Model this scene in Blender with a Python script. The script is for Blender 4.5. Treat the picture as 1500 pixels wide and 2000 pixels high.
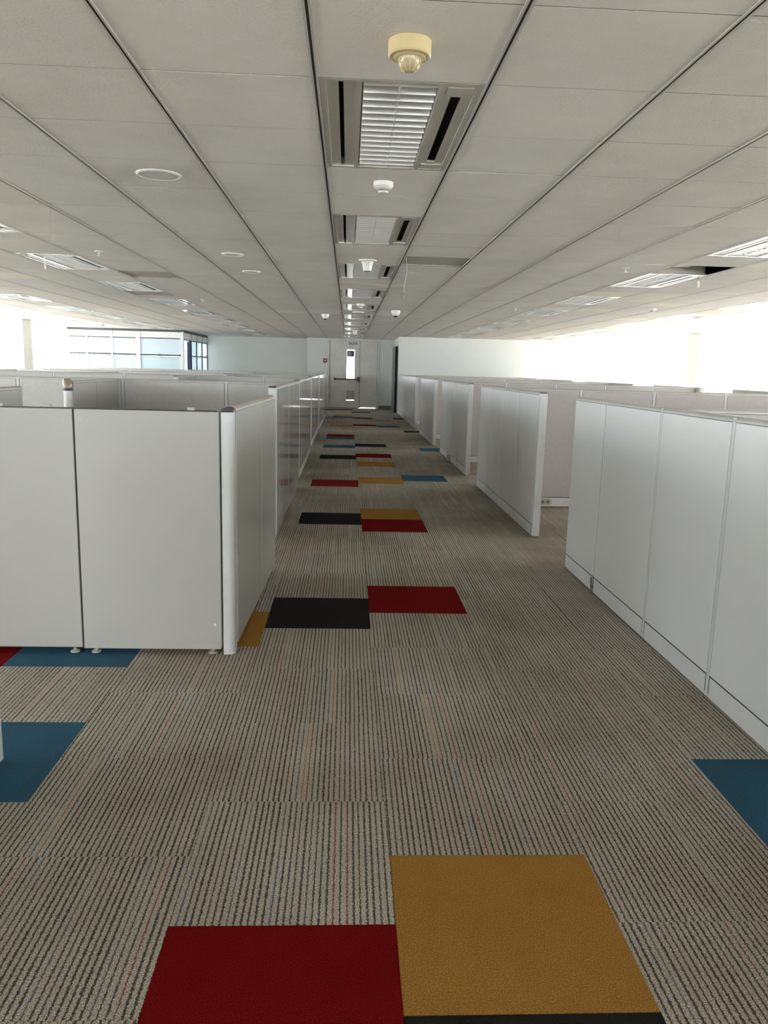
import bpy, bmesh, math, random
from mathutils import Matrix, Vector

random.seed(7)
sc = bpy.context.scene
for o in list(bpy.data.objects):
    bpy.data.objects.remove(o)
COL = sc.collection

# ------------------------------------------------------------------ camera
F_PX, PITCH, YAW, ROLL, EYE = 1524.7, 0.1811, 0.0494, 0.0258, 1.3627
fw = Vector((math.sin(YAW)*math.cos(PITCH), math.cos(YAW)*math.cos(PITCH), -math.sin(PITCH)))
rt = Vector((math.cos(YAW), -math.sin(YAW), 0))
up = rt.cross(fw)
r2 = rt*math.cos(ROLL) + up*math.sin(ROLL)
u2 = -rt*math.sin(ROLL) + up*math.cos(ROLL)
cam_d = bpy.data.cameras.new('camera')
cam_d.sensor_fit = 'VERTICAL'
cam_d.sensor_height = 36.0
cam_d.lens = F_PX/2000*36.0
cam_d.clip_start, cam_d.clip_end = 0.05, 300
cam = bpy.data.objects.new('camera', cam_d)
COL.objects.link(cam)
cam.matrix_world = Matrix(((r2.x, u2.x, -fw.x, 0), (r2.y, u2.y, -fw.y, 0), (r2.z, u2.z, -fw.z, EYE), (0, 0, 0, 1)))
sc.camera = cam

# ------------------------------------------------------------------ daylight and exposure
world = bpy.data.worlds.new('world')
sc.world = world
world.use_nodes = True
bg = world.node_tree.nodes['Background']
bg.inputs['Color'].default_value = (0.93, 0.97, 1.0, 1)
bg.inputs['Strength'].default_value = 5.0
sun_d = bpy.data.lights.new('sun', 'SUN')
sun_d.energy = 26.0
sun_d.color = (1.0, 0.96, 0.90)
sun_d.angle = 0.0093
sun = bpy.data.objects.new('sun', sun_d)
COL.objects.link(sun)
sun.rotation_euler = (math.radians(8), math.radians(20), 0)     # high sun: lights the ground outside
sc.view_settings.view_transform = 'Standard'
sc.view_settings.look = 'None'
sc.view_settings.exposure = 1.22
sc.view_settings.gamma = 1.0
sc.view_settings.use_curve_mapping = False
sc.cycles.max_bounces = 7
sc.cycles.diffuse_bounces = 4
sc.cycles.glossy_bounces = 3
sc.cycles.use_adaptive_sampling = True
sc.cycles.adaptive_threshold = 0.03
sc.cycles.use_denoising = True
sc.cycles.transparent_max_bounces = 8

# ------------------------------------------------------------------ measures of the place
T = 0.5614            # carpet tile
FX0, FY0 = 0.1421, 2.0085
S = 0.61              # ceiling module
ZC = 2.3506           # underside of the ceiling tiles
CX0, CY0 = -0.1337, 2.3290
XL, XR = -8.3, 8.3    # glazed sides
YB = -12.0            # wall behind
YE = 27.27            # end wall with the exit door
YEL, YER = 28.2, 24.6 # end wall left of it, and right of it
ZS = 2.80             # slab over the suspended ceiling


def portal(name, loc, rot, sx, sy):
    l = bpy.data.lights.new(name, 'AREA')
    l.shape = 'RECTANGLE'
    l.size, l.size_y = sx, sy
    l.cycles.is_portal = True
    o = bpy.data.objects.new(name, l)
    COL.objects.link(o)
    o.location = loc
    o.rotation_euler = rot

portal('daylight_portal', (XL+0.12, 8.1, 1.645), (0, -math.pi/2, 0), 1.42, 40)
portal('daylight_portal', (XR-0.12, 6.3, 1.645), (0, math.pi/2, 0), 1.42, 36.5)
portal('daylight_portal', (0, YB+0.12, 1.645), (-math.pi/2, 0, math.pi), 16.4, 1.42)

# ------------------------------------------------------------------ materials
def new_mat(name):
    m = bpy.data.materials.new(name)
    m.use_nodes = True
    nt = m.node_tree
    return m, nt, nt.nodes['Principled BSDF']


def N(nt, typ, **kw):
    n = nt.nodes.new(typ)
    for k, v in kw.items():
        setattr(n, k, v)
    return n


def mth(nt, op, a, b=None, c=None, clamp=False):
    n = nt.nodes.new('ShaderNodeMath')
    n.operation = op
    n.use_clamp = clamp
    for i, v in enumerate((a, b, c)):
        if v is None:
            continue
        if isinstance(v, (int, float)):
            n.inputs[i].default_value = v
        else:
            nt.links.new(v, n.inputs[i])
    return n.outputs[0]


def mixc(nt, fac, a, b):
    n = nt.nodes.new('ShaderNodeMix')
    n.data_type = 'RGBA'
    for k, v in ((0, fac), (6, a), (7, b)):
        if isinstance(v, (int, float)):
            n.inputs[k].default_value = v
        elif isinstance(v, tuple):
            n.inputs[k].default_value = v + (1,) if len(v) == 3 else v
        else:
            nt.links.new(v, n.inputs[k])
    return n.outputs[2]


def noise(nt, vec, scale, detail=2.0, rough=0.5, dims='3D', w=None):
    n = nt.nodes.new('ShaderNodeTexNoise')
    n.noise_dimensions = dims
    n.inputs['Scale'].default_value = scale
    n.inputs['Detail'].default_value = detail
    n.inputs['Roughness'].default_value = rough
    if vec is not None and dims != '1D':
        nt.links.new(vec, n.inputs['Vector'])
    if w is not None:
        nt.links.new(w, n.inputs['W'])
    return n.outputs['Fac']


def pos(nt):
    return nt.nodes.new('ShaderNodeNewGeometry').outputs['Position']


def ramp(nt, fac, stops):
    n = nt.nodes.new('ShaderNodeValToRGB')
    el = n.color_ramp.elements
    el[0].position, el[0].color = stops[0][0], stops[0][1] + (1,)
    el[1].position, el[1].color = stops[-1][0], stops[-1][1] + (1,)
    for p, c in stops[1:-1]:
        e = el.new(p)
        e.color = c + (1,)
    nt.links.new(fac, n.inputs[0])
    return n.outputs[0]


def bump(nt, bs, height, strength, dist=0.002):
    b = nt.nodes.new('ShaderNodeBump')
    b.inputs['Strength'].default_value = strength
    b.inputs['Distance'].default_value = dist
    nt.links.new(height, b.inputs['Height'])
    nt.links.new(b.outputs[0], bs.inputs['Normal'])


def plain(name, col, rough=0.5, metal=0.0, var=0.06, scale=6.0, bmp=0.0, bscale=300.0, coat=0.0, spec=0.5):
    """a painted, laminated, fabric or metal surface with slight wear"""
    m, nt, bs = new_mat(name)
    p = pos(nt)
    n1 = noise(nt, p, scale, 4.0, 0.6)
    dark = tuple(c*(1-var) for c in col)
    lite = tuple(min(1, c*(1+var*0.6)) for c in col)
    nt.links.new(ramp(nt, n1, [(0.3, dark), (0.7, lite)]), bs.inputs['Base Color'])
    bs.inputs['Roughness'].default_value = rough
    bs.inputs['Metallic'].default_value = metal
    bs.inputs['Specular IOR Level'].default_value = spec
    if coat:
        bs.inputs['Coat Weight'].default_value = coat
        bs.inputs['Coat Roughness'].default_value = 0.08
    if bmp:
        bump(nt, bs, noise(nt, p, bscale, 2.0), bmp)
    return m


def make_glass(name, tint, fac=0.10, rough=0.0):
    m = bpy.data.materials.new(name)
    m.use_nodes = True
    nt = m.node_tree
    nt.nodes.remove(nt.nodes['Principled BSDF'])
    out = nt.nodes['Material Output']
    tr = N(nt, 'ShaderNodeBsdfTransparent')
    tr.inputs[0].default_value = tint + (1,)
    gl = N(nt, 'ShaderNodeBsdfGlossy')
    gl.inputs['Roughness'].default_value = rough
    mx = N(nt, 'ShaderNodeMixShader')
    fr = N(nt, 'ShaderNodeFresnel')
    fr.inputs[0].default_value = 1.35
    geo = N(nt, 'ShaderNodeNewGeometry')
    front = mth(nt, 'SUBTRACT', 1.0, geo.outputs['Backfacing'])
    nt.links.new(mth(nt, 'MULTIPLY', mth(nt, 'MULTIPLY', fr.outputs[0], front), fac*10, clamp=True), mx.inputs[0])
    nt.links.new(tr.outputs[0], mx.inputs[1])
    nt.links.new(gl.outputs[0], mx.inputs[2])
    nt.links.new(mx.outputs[0], out.inputs[0])
    return m


def make_frosted(name, col):
    """film-covered glass: mostly diffuse light through it"""
    m = bpy.data.materials.new(name)
    m.use_nodes = True
    nt = m.node_tree
    nt.nodes.remove(nt.nodes['Principled BSDF'])
    out = nt.nodes['Material Output']
    a = N(nt, 'ShaderNodeBsdfTranslucent')
    a.inputs[0].default_value = col + (1,)
    b = N(nt, 'ShaderNodeBsdfTransparent')
    b.inputs[0].default_value = col + (1,)
    c = N(nt, 'ShaderNodeBsdfDiffuse')
    c.inputs[0].default_value = col + (1,)
    m1, m2 = N(nt, 'ShaderNodeMixShader'), N(nt, 'ShaderNodeMixShader')
    m1.inputs[0].default_value = 0.35
    m2.inputs[0].default_value = 0.05
    nt.links.new(a.outputs[0], m1.inputs[1])
    nt.links.new(c.outputs[0], m1.inputs[2])
    nt.links.new(m1.outputs[0], m2.inputs[1])
    nt.links.new(b.outputs[0], m2.inputs[2])
    nt.links.new(m2.outputs[0], out.inputs[0])
    return m


def carpet_striped():
    m, nt, bs = new_mat('striped_carpet')
    p = pos(nt)
    sep = N(nt, 'ShaderNodeSeparateXYZ')
    nt.links.new(p, sep.inputs[0])
    x, y = sep.outputs[0], sep.outputs[1]
    u = mth(nt, 'DIVIDE', mth(nt, 'SUBTRACT', x, FX0), T)
    col = mth(nt, 'FLOOR', u)
    odd = mth(nt, 'FLOORED_MODULO', col, 2.0)
    v = mth(nt, 'ADD', mth(nt, 'DIVIDE', mth(nt, 'SUBTRACT', y, FY0), T), mth(nt, 'MULTIPLY', odd, 0.5))
    row = mth(nt, 'FLOOR', v)
    comb = N(nt, 'ShaderNodeCombineXYZ')
    nt.links.new(col, comb.inputs[0])
    nt.links.new(row, comb.inputs[1])
    wn = N(nt, 'ShaderNodeTexWhiteNoise', noise_dimensions='2D')
    nt.links.new(comb.outputs[0], wn.inputs['Vector'])
    tid = wn.outputs['Value']
    fu = mth(nt, 'SUBTRACT', u, col)
    # yarn wobble along the pile
    wob = mth(nt, 'SUBTRACT', noise(nt, p, 120.0, 1.0, 0.7), 0.5)
    n30 = mth(nt, 'ADD', mth(nt, 'MULTIPLY', fu, 32.0), mth(nt, 'MULTIPLY', wob, 0.55))
    drift = mth(nt, 'MULTIPLY', noise(nt, None, 1.0, 2.0, 0.5, '1D', mth(nt, 'ADD', mth(nt, 'MULTIPLY', fu, 14.0), mth(nt, 'MULTIPLY', tid, 90.0))), 0.25)
    ph = mth(nt, 'ADD', mth(nt, 'ADD', n30, drift), mth(nt, 'MULTIPLY', tid, 13.0))
    k = mth(nt, 'FLOOR', ph)
    fr = mth(nt, 'SUBTRACT', ph, k)
    d = mth(nt, 'ABSOLUTE', mth(nt, 'SUBTRACT', fr, 0.5))
    kid = N(nt, 'ShaderNodeTexWhiteNoise', noise_dimensions='2D')
    c2 = N(nt, 'ShaderNodeCombineXYZ')
    nt.links.new(k, c2.inputs[0])
    nt.links.new(mth(nt, 'MULTIPLY', tid, 117.0), c2.inputs[1])
    nt.links.new(c2.outputs[0], kid.inputs['Vector'])
    kr = kid.outputs['Value']
    # width of the dark line varies from stripe to stripe
    wid = mth(nt, 'ADD', mth(nt, 'MULTIPLY', mth(nt, 'SUBTRACT', 1.0, kr), 0.10), 0.13)
    line = mth(nt, 'SUBTRACT', 1.0, mth(nt, 'DIVIDE', mth(nt, 'SUBTRACT', d, mth(nt, 'MULTIPLY', wid, 0.55)), 0.09), clamp=True)
    grain = noise(nt, p, 300.0, 2.0, 0.8)
    base = ramp(nt, grain, [(0.36, (0.17, 0.150, 0.118)), (0.50, (0.49, 0.445, 0.367)), (0.66, (0.95, 0.89, 0.78))])
    lc = ramp(nt, kr, [(0.0, (0.018, 0.016, 0.014)), (0.85, (0.03, 0.026, 0.023)), (0.89, (0.03, 0.03, 0.03)), (0.90, (0.05, 0.10, 0.15)),
                       (0.945, (0.06, 0.12, 0.18)), (0.95, (0.32, 0.22, 0.09)), (0.97, (0.34, 0.23, 0.09)), (0.975, (0.20, 0.02, 0.02)), (1.0, (0.26, 0.025, 0.025))])
    brk = mth(nt, 'SUBTRACT', 1.12, mth(nt, 'MULTIPLY', grain, 0.55), clamp=True)
    colr = mixc(nt, mth(nt, 'MULTIPLY', line, brk), base, lc)
    # trodden, slightly soiled areas
    soil = noise(nt, p, 0.9, 3.0, 0.6)
    shade = ramp(nt, soil, [(0.34, (0.74, 0.70, 0.64)), (0.60, (1.0, 1.0, 1.0))])
    mul = N(nt, 'ShaderNodeMix', data_type='RGBA', blend_type='MULTIPLY')
    mul.inputs[0].default_value = 1.0
    nt.links.new(colr, mul.inputs[6])
    nt.links.new(shade, mul.inputs[7])
    nt.links.new(mul.outputs[2], bs.inputs['Base Color'])
    bs.inputs['Roughness'].default_value = 0.95
    bs.inputs['Specular IOR Level'].default_value = 0.15
    hgt = mth(nt, 'SUBTRACT', grain, mth(nt, 'MULTIPLY', line, 0.5))
    bump(nt, bs, hgt, 0.5, 0.004)
    return m


def carpet_plain(name, col):
    m, nt, bs = new_mat(name)
    p = pos(nt)
    g = noise(nt, p, 280.0, 2.0, 0.8)
    big = noise(nt, p, 5.0, 3.0, 0.6)
    a = tuple(c*0.60 for c in col)
    b = tuple(min(1, c*1.9+0.004) for c in col)
    c = ramp(nt, g, [(0.34, a), (0.56, tuple(v*1.05 for v in col)), (0.72, b)])
    c = mixc(nt, mth(nt, 'MULTIPLY', mth(nt, 'SUBTRACT', big, 0.45, clamp=True), 0.9, clamp=True), c, tuple(v*0.62 for v in col))
    nt.links.new(c, bs.inputs['Base Color'])
    bs.inputs['Roughness'].default_value = 0.95
    bs.inputs['Specular IOR Level'].default_value = 0.05
    bump(nt, bs, g, 0.55, 0.004)
    return m


def ceiling_mat(name, col, stain=0.10):
    m, nt, bs = new_mat(name)
    p = pos(nt)
    st = noise(nt, p, 1.3, 5.0, 0.65)
    c = ramp(nt, st, [(0.30, tuple(v*(1-stain) for v in col)), (0.60, col)])
    nt.links.new(c, bs.inputs['Base Color'])
    bs.inputs['Roughness'].default_value = 0.9
    bs.inputs['Specular IOR Level'].default_value = 0.2
    bump(nt, bs, noise(nt, p, 85.0, 4.0, 0.65), 0.9, 0.006)
    return m


def brushed_mat():
    """the white steel faces of the panels by the aisle: polished enough to mirror the carpet at a flat angle"""
    m, nt, bs = new_mat('white_panel_steel')
    p = pos(nt)
    n1 = noise(nt, p, 2.2, 4.0, 0.6)
    nt.links.new(ramp(nt, n1, [(0.3, (0.50, 0.50, 0.475)), (0.7, (0.545, 0.545, 0.52))]), bs.inputs['Base Color'])
    bs.inputs['Roughness'].default_value = 0.10
    bs.inputs['Specular IOR Level'].default_value = 0.65
    bump(nt, bs, noise(nt, p, 260.0, 2.0), 0.03, 0.001)
    return m


M = {}
M['stripe'] = carpet_striped()
M['c_gold'] = carpet_plain('ochre_carpet', (0.40, 0.205, 0.045))
M['c_red'] = carpet_plain('red_carpet', (0.19, 0.005, 0.005))
M['c_blue'] = carpet_plain('blue_carpet', (0.045, 0.125, 0.195))
M['c_black'] = carpet_plain('charcoal_carpet', (0.024, 0.022, 0.020))
M['tile'] = ceiling_mat('ceiling_tile', (0.87, 0.825, 0.775))
M['tile_new'] = ceiling_mat('ceiling_tile_cream', (0.94, 0.89, 0.765), 0.03)
M['runner'] = plain('ceiling_runner', (0.60, 0.57, 0.53), 0.45, 0.0)
M['groove'] = plain('runner_groove', (0.05, 0.045, 0.04), 0.8)
M['tee'] = plain('cross_tee_paint', (0.16, 0.145, 0.125), 0.7)
M['tile_pale'] = ceiling_mat('ceiling_tile_pale', (0.93, 0.90, 0.86), 0.03)
M['tile_dark'] = ceiling_mat('ceiling_tile_dark', (0.56, 0.52, 0.46), 0.10)
M['slab'] = plain('plenum_concrete', (0.10, 0.10, 0.10), 0.95)
M['wall'] = plain('wall_paint', (0.80, 0.81, 0.79), 0.7, var=0.03, scale=1.5)
M['wall_grey'] = plain('wall_paint_grey', (0.86, 0.84, 0.80), 0.6, var=0.03, scale=1.5)
M['steel'] = brushed_mat()
M['panel'] = plain('white_panel_paint', (0.79, 0.805, 0.81), 0.27, var=0.03, scale=2.0, bmp=0.04)
M['front'] = plain('cream_panel_laminate', (0.46, 0.455, 0.43), 0.40, var=0.035, scale=1.5, bmp=0.04)
M['sheen'] = plain('satin_panel_laminate', (0.52, 0.52, 0.49), 0.24, var=0.03, scale=2.0, bmp=0.03)
M['fab_pink'] = plain('pinkish_grey_fabric', (0.52, 0.48, 0.47), 0.85, var=0.05, scale=30, bmp=0.2, bscale=700)
M['fab_grey'] = plain('light_grey_fabric', (0.62, 0.615, 0.60), 0.85, var=0.05, scale=30, bmp=0.2, bscale=700)
M['core'] = plain('panel_core', (0.03, 0.03, 0.03), 0.7)
M['cap'] = plain('panel_cap', (0.52, 0.51, 0.48), 0.35)
M['capb'] = plain('aluminium_cap', (0.62, 0.58, 0.51), 0.35, 0.35)
M['post'] = plain('post_paint', (0.68, 0.69, 0.69), 0.3)
M['base'] = plain('base_cover', (0.73, 0.74, 0.74), 0.42)
M['blackp'] = plain('black_plastic', (0.012, 0.012, 0.012), 0.35)
M['greyp'] = plain('grey_plastic', (0.17, 0.17, 0.17), 0.5)
M['outlet'] = plain('outlet_beige', (0.50, 0.45, 0.36), 0.5)
M['amber'] = plain('smoky_plastic', (0.30, 0.23, 0.15), 0.2)
M['lamp_metal'] = plain('fixture_steel', (0.72, 0.69, 0.62), 0.20, 0.25)
M['louver'] = plain('louver_aluminium', (0.80, 0.83, 0.86), 0.25, 0.6, var=0.02)
M['reflector'] = plain('lamp_reflector', (0.33, 0.34, 0.35), 0.5, 0.2)
M['void'] = plain('fixture_void', (0.008, 0.008, 0.008), 0.9)
M['cream'] = plain('cream_plastic', (0.66, 0.54, 0.29), 0.4)
M['lens'] = plain('cream_lens', (0.50, 0.42, 0.25), 0.12)
M['whitep'] = plain('white_plastic', (0.82, 0.80, 0.76), 0.4)
M['doorp'] = plain('door_paint', (0.74, 0.71, 0.65), 0.30, var=0.10, scale=3.5)
M['redbar'] = plain('push_bar_red', (0.17, 0.02, 0.016), 0.4)
M['sign_red'] = plain('sign_red', (0.45, 0.01, 0.015), 0.45)
M['signw'] = plain('sign_white', (0.85, 0.85, 0.85), 0.5)
M['dark_notice'] = plain('notice_print', (0.03, 0.05, 0.06), 0.5)
M['film'] = plain('window_film', (0.42, 0.40, 0.37), 0.4, 0.2)
M['skirt'] = plain('skirting_grey', (0.20, 0.20, 0.195), 0.6)
M['winframe'] = plain('window_frame', (0.78, 0.80, 0.82), 0.4)
M['darkframe'] = plain('dark_rail', (0.06, 0.06, 0.065), 0.4)
M['bluedoor'] = plain('blue_door', (0.03, 0.07, 0.22), 0.4)
M['column'] = plain('column_paint', (0.86, 0.84, 0.78), 0.7)
M['ground'] = plain('outdoor_paving', (0.42, 0.42, 0.41), 0.9, scale=0.3)
M['glass'] = make_glass('window_glass', (0.97, 0.985, 0.98))
M['glass_blue'] = make_glass('office_glass', (0.80, 0.92, 0.97))
M['frost_grey'] = make_frosted('frosted_door_glass', (0.62, 0.63, 0.61))
M['frost'] = make_frosted('frosted_glass', (0.66, 0.74, 0.77))
M['frost_light'] = make_frosted('frosted_office_glass', (0.70, 0.755, 0.80))
M['wire'] = plain('wire', (0.45, 0.43, 0.40), 0.5)

# ------------------------------------------------------------------ mesh helpers
class MB:
    def __init__(self):
        self.v, self.f = [], []

    def box(self, x0, y0, z0, x1, y1, z1):
        b = len(self.v)
        self.v += [(x0, y0, z0), (x1, y0, z0), (x1, y1, z0), (x0, y1, z0), (x0, y0, z1), (x1, y0, z1), (x1, y1, z1), (x0, y1, z1)]
        self.f += [tuple(b+i for i in q) for q in ((3, 2, 1, 0), (4, 5, 6, 7), (0, 1, 5, 4), (1, 2, 6, 5), (2, 3, 7, 6), (3, 0, 4, 7))]
        return self

    def prism(self, prof, a, b, axis='x'):
        """extrude a closed profile (counter-clockwise pairs) from a to b; axis x: pairs are (y,z), axis y: (x,z), axis z: (x,y)"""
        n, s = len(prof), len(self.v)
        for t in (a, b):
            for p, q in prof:
                self.v.append((t, p, q) if axis == 'x' else ((p, t, q) if axis == 'y' else (p, q, t)))
        for i in range(n):
            j = (i+1) % n
            self.f.append((s+i, s+j, s+n+j, s+n+i))
        self.f.append(tuple(s+i for i in reversed(range(n))))
        self.f.append(tuple(s+n+i for i in range(n)))
        return self

    def lathe(self, prof, n=24, c=(0, 0, 0)):
        s = len(self.v)
        for r, z in prof:
            for i in range(n):
                a = 2*math.pi*i/n
                self.v.append((c[0]+r*math.cos(a), c[1]+r*math.sin(a), c[2]+z))
        for k in range(len(prof)-1):
            for i in range(n):
                j = (i+1) % n
                self.f.append((s+k*n+i, s+k*n+j, s+(k+1)*n+j, s+(k+1)*n+i))
        self.f.append(tuple(s+i for i in reversed(range(n))))
        self.f.append(tuple(s+(len(prof)-1)*n+i for i in range(n)))
        return self

    def tube(self, pts, r, n=6):
        s = len(self.v)
        for i, p in enumerate(pts):
            p = Vector(p)
            a = Vector(pts[max(i-1, 0)])
            b = Vector(pts[min(i+1, len(pts)-1)])
            d = (b-a).normalized()
            e1 = d.cross(Vector((0.31, 0.9, 0.2))).normalized()
            e2 = d.cross(e1)
            for k in range(n):
                an = 2*math.pi*k/n
                q = p + e1*math.cos(an)*r + e2*math.sin(an)*r
                self.v.append(tuple(q))
        for i in range(len(pts)-1):
            for k in range(n):
                j = (k+1) % n
                self.f.append((s+i*n+k, s+i*n+j, s+(i+1)*n+j, s+(i+1)*n+k))
        self.f.append(tuple(s+k for k in reversed(range(n))))
        self.f.append(tuple(s+(len(pts)-1)*n+k for k in range(n)))
        return self

    def mesh(self, name, mat, bevel=0.0, smooth=False):
        me = bpy.data.meshes.new(name)
        me.from_pydata(self.v, [], self.f)
        me.update()
        bm = bmesh.new()
        bm.from_mesh(me)
        bmesh.ops.recalc_face_normals(bm, faces=bm.faces)
        if bevel:
            bmesh.ops.bevel(bm, geom=[e for e in bm.edges], offset=bevel, segments=2, affect='EDGES', profile=0.5)
        if smooth:
            for f in bm.faces:
                f.smooth = True
            for e in bm.edges:
                if len(e.link_faces) == 2 and e.calc_face_angle(0) > 0.6:
                    e.smooth = False
        bm.to_mesh(me)
        bm.free()
        me.materials.append(M[mat] if isinstance(mat, str) else mat)
        return me

    def build(self, name, mat, parent=None, bevel=0.0, smooth=False):
        return link(name, self.mesh(name, mat, bevel, smooth), parent)


def link(name, me, parent=None, loc=None, rz=0.0):
    o = bpy.data.objects.new(name, me)
    COL.objects.link(o)
    if parent:
        o.parent = parent
    if loc:
        o.location = loc
    if rz:
        o.rotation_euler = (0, 0, rz)
    return o


def empty(name, loc=(0, 0, 0), rz=0.0):
    return link(name, None, None, loc, rz)


def tag(o, label=None, cat=None, group=None, kind=None):
    for k, v in (('label', label), ('category', cat), ('group', group), ('kind', kind)):
        if v:
            o[k] = v
    return o


def bx(*a):
    return MB().box(*a)

CACHE = {}
def cbox(name, mat, dx, dy, dz, bevel=0.0):
    """shared box mesh, origin at its minimum corner"""
    k = (name, mat, round(dx, 4), round(dy, 4), round(dz, 4), bevel)
    if k not in CACHE:
        CACHE[k] = bx(0, 0, 0, dx, dy, dz).mesh(name, mat, bevel)
    return CACHE[k]


def project(x, y, z):
    d = Vector((x, y, z-EYE))
    t = d.dot(fw)
    if t < 0.05:
        return None
    return 750+F_PX*d.dot(r2)/t, 1000-F_PX*d.dot(u2)/t

ORD = ['first', 'second', 'third', 'fourth', 'fifth', 'sixth', 'seventh', 'eighth', 'ninth', 'tenth', 'eleventh', 'twelfth', 'thirteenth']

# ------------------------------------------------------------------ the setting: floor of carpet tiles
floor = tag(bx(XL, YB, -0.12, XR, YEL, -0.007).build('floor', 'skirt'), 'striped grey carpet tile floor with scattered coloured tiles', 'floor', kind='structure')

COLOURED = {(0, 0): 'c_gold', (0, -1): 'c_black', (-1, -0.5): 'c_red', (-1, 4.5): 'c_black', (0, 5): 'c_red', (-2, 4): 'c_gold',
            (-3, 1.5): 'c_blue', (-3, 3.5): 'c_blue', (-4, 3): 'c_red', (2, 1): 'c_blue', (-1, 9.5): 'c_black', (0, 10): 'c_gold', (0, 9): 'c_red',
            (-1, 13.5): 'c_red', (0, 14): 'c_gold', (1, 14.5): 'c_blue', (0, 17): 'c_gold', (0, 19): 'c_red', (-1, 18.5): 'c_black',
            (-1, 21.5): 'c_blue', (0, 22): 'c_black', (-1, 25.5): 'c_red', (-1, 24.5): 'c_blue', (2, 21): 'c_blue', (2, 28): 'c_black',
            (-1, 30.5): 'c_gold', (0, 31): 'c_red', (1, 30.5): 'c_blue', (0, 36): 'c_red', (-1, 36.5): 'c_blue', (-1, 37.5): 'c_gold',
            (2, 36): 'c_black', (0, 41): 'c_black', (-1, 43.5): 'c_red', (-2, 43): 'c_black',
            (-7, 6.5): 'c_red', (-6, 12): 'c_blue', (5, 8.5): 'c_gold', (4, 3): 'c_red', (1, -3.5): 'c_blue', (-2, -5): 'c_gold'}
GAP = 0.0009
tile_me = {k: bx(0, 0, -0.0065, T-GAP, T-GAP, 0.0).mesh('carpet_tile', k) for k in ('stripe', 'c_gold', 'c_red', 'c_blue', 'c_black')}
tile_me['far'] = tile_me['stripe']
single, rest = [], MB()
cands = []
for c in range(-16, 15):
    for n in range(-27, 48):
        top = n + (0.5 if c % 2 else 0.0)
        x0, y0 = FX0+c*T, FY0+(top-1)*T
        if x0 < XL-0.4 or x0+T > XR+0.4 or y0 < YB-0.3 or y0+T > YEL:
            continue
        pts = [project(x0+a*T, max(y0+b*T, 0.4), 0) for a, b in ((0, 0), (1, 0), (1, 1), (0, 1))]
        seen = 0
        if all(pts) and y0 > 0.7:
            ar = abs(sum(pts[i][0]*pts[(i+1) % 4][1]-pts[(i+1) % 4][0]*pts[i][1] for i in range(4)))/2
            inside = max(p[0] for p in pts) > 0 and min(p[0] for p in pts) < 1500 and min(p[1] for p in pts) < 2000
            aisle = x0+T > -0.66 and x0 < 1.6
            left = x0+T < -0.4 and 0.9 < y0 and y0+T < 4.3 and x0+T > -2.2
            openings = 1.4 < x0 < 2.8 and any(a < y0+T and y0 < b for a, b in ((5.3, 7.8), (9.2, 11.4), (13.0, 15.3)))
            if inside and (aisle or left or openings):
                seen = ar
        cands.append((seen, c, top, x0, y0))
cands.sort(reverse=True)
keep = set((c, t) for s, c, t, _, _ in cands[:298] if s > 0)
for s, c, top, x0, y0 in cands:
    x1, y1 = min(x0+T, XR), min(y0+T, YEL)
    if (c, top) in keep or (c, top) in COLOURED:
        if len(single) < 300 and (s > 0):
            o = link('carpet_tile', tile_me[COLOURED.get((c, top), 'stripe')], floor, (x0, y0, 0))
            single.append(o)
            continue
    rest.box(max(x0, XL), max(y0, YB), -0.0065, x1-GAP, y1-GAP, 0)
ro = rest.build('carpet_tile_field', 'stripe', floor)
ro['kind'] = 'stuff'

# ------------------------------------------------------------------ the setting: suspended ceiling
ceiling = tag(bx(XL, YB, ZS, XR, YEL, ZS+0.2).build('ceiling', 'slab'), 'grid of off-white mineral fibre ceiling tiles', 'ceiling', kind='structure')
FIX = [(0, r) for r in range(-3, 39, 4)] + [(c, r) for c in (-5, 5) for r in range(-3, 39, 4)] + [(c, r) for c in (-9, 9) for r in range(5, 36, 4)] + [(c, r) for c in (-12, 12) for r in range(17, 32, 4)]
def in_frame(c, r):
    if r < 0 or (c == 0 and (r+2)*S+CY0 > YE) or (c > 4 and (r+2)*S+CY0 > YER):
        return False
    for dx in (0, 1):
        for dy in (0.05, 1, 2):
            p = project(CX0+(c+dx)*S, CY0+(r+dy)*S, ZC)
            if p and 0 < p[0] < 1500 and 0 < p[1] < 2000:
                return True
    return False
FIX = [q for q in FIX if in_frame(*q)]
NOT = set((c, r+k) for c, r in FIX for k in (0, 1))
HOLE = {(5, 8)}
RAISED = {(-4, 11): 0.008, (1, 8): 0.010, (-5, 15): 0.008}   # slightly lifted tiles, given a darker grey-brown colour
NEW = {(5, 12), (6, 12), (6, 13), (7, 14), (6, 16), (6, 7), (-7, 12), (5, 16), (8, 19), (-1, 19), (-1, 20), (1, 19), (1, 20), (-2, 20), (-6, 24)}
RW = 0.013   # half a runner
tw, tl = S-2*RW, S-0.0065
t_me = {k: bx(0, 0, 0, tw, tl, 0.016).mesh('ceiling_tile', k) for k in ('tile', 'tile_new', 'tile_dark', 'tile_pale')}
cl, restc = [], {'tile': MB(), 'tile_pale': MB(), 'tile_new': MB(), 'tile_dark': MB()}
c_lo, c_hi = int(math.floor((XL-CX0)/S)), int(math.ceil((XR-CX0)/S))
r_lo, r_hi = int(math.floor((YB-CY0)/S)), int(math.ceil((YEL-CY0)/S))
cc = []
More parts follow.
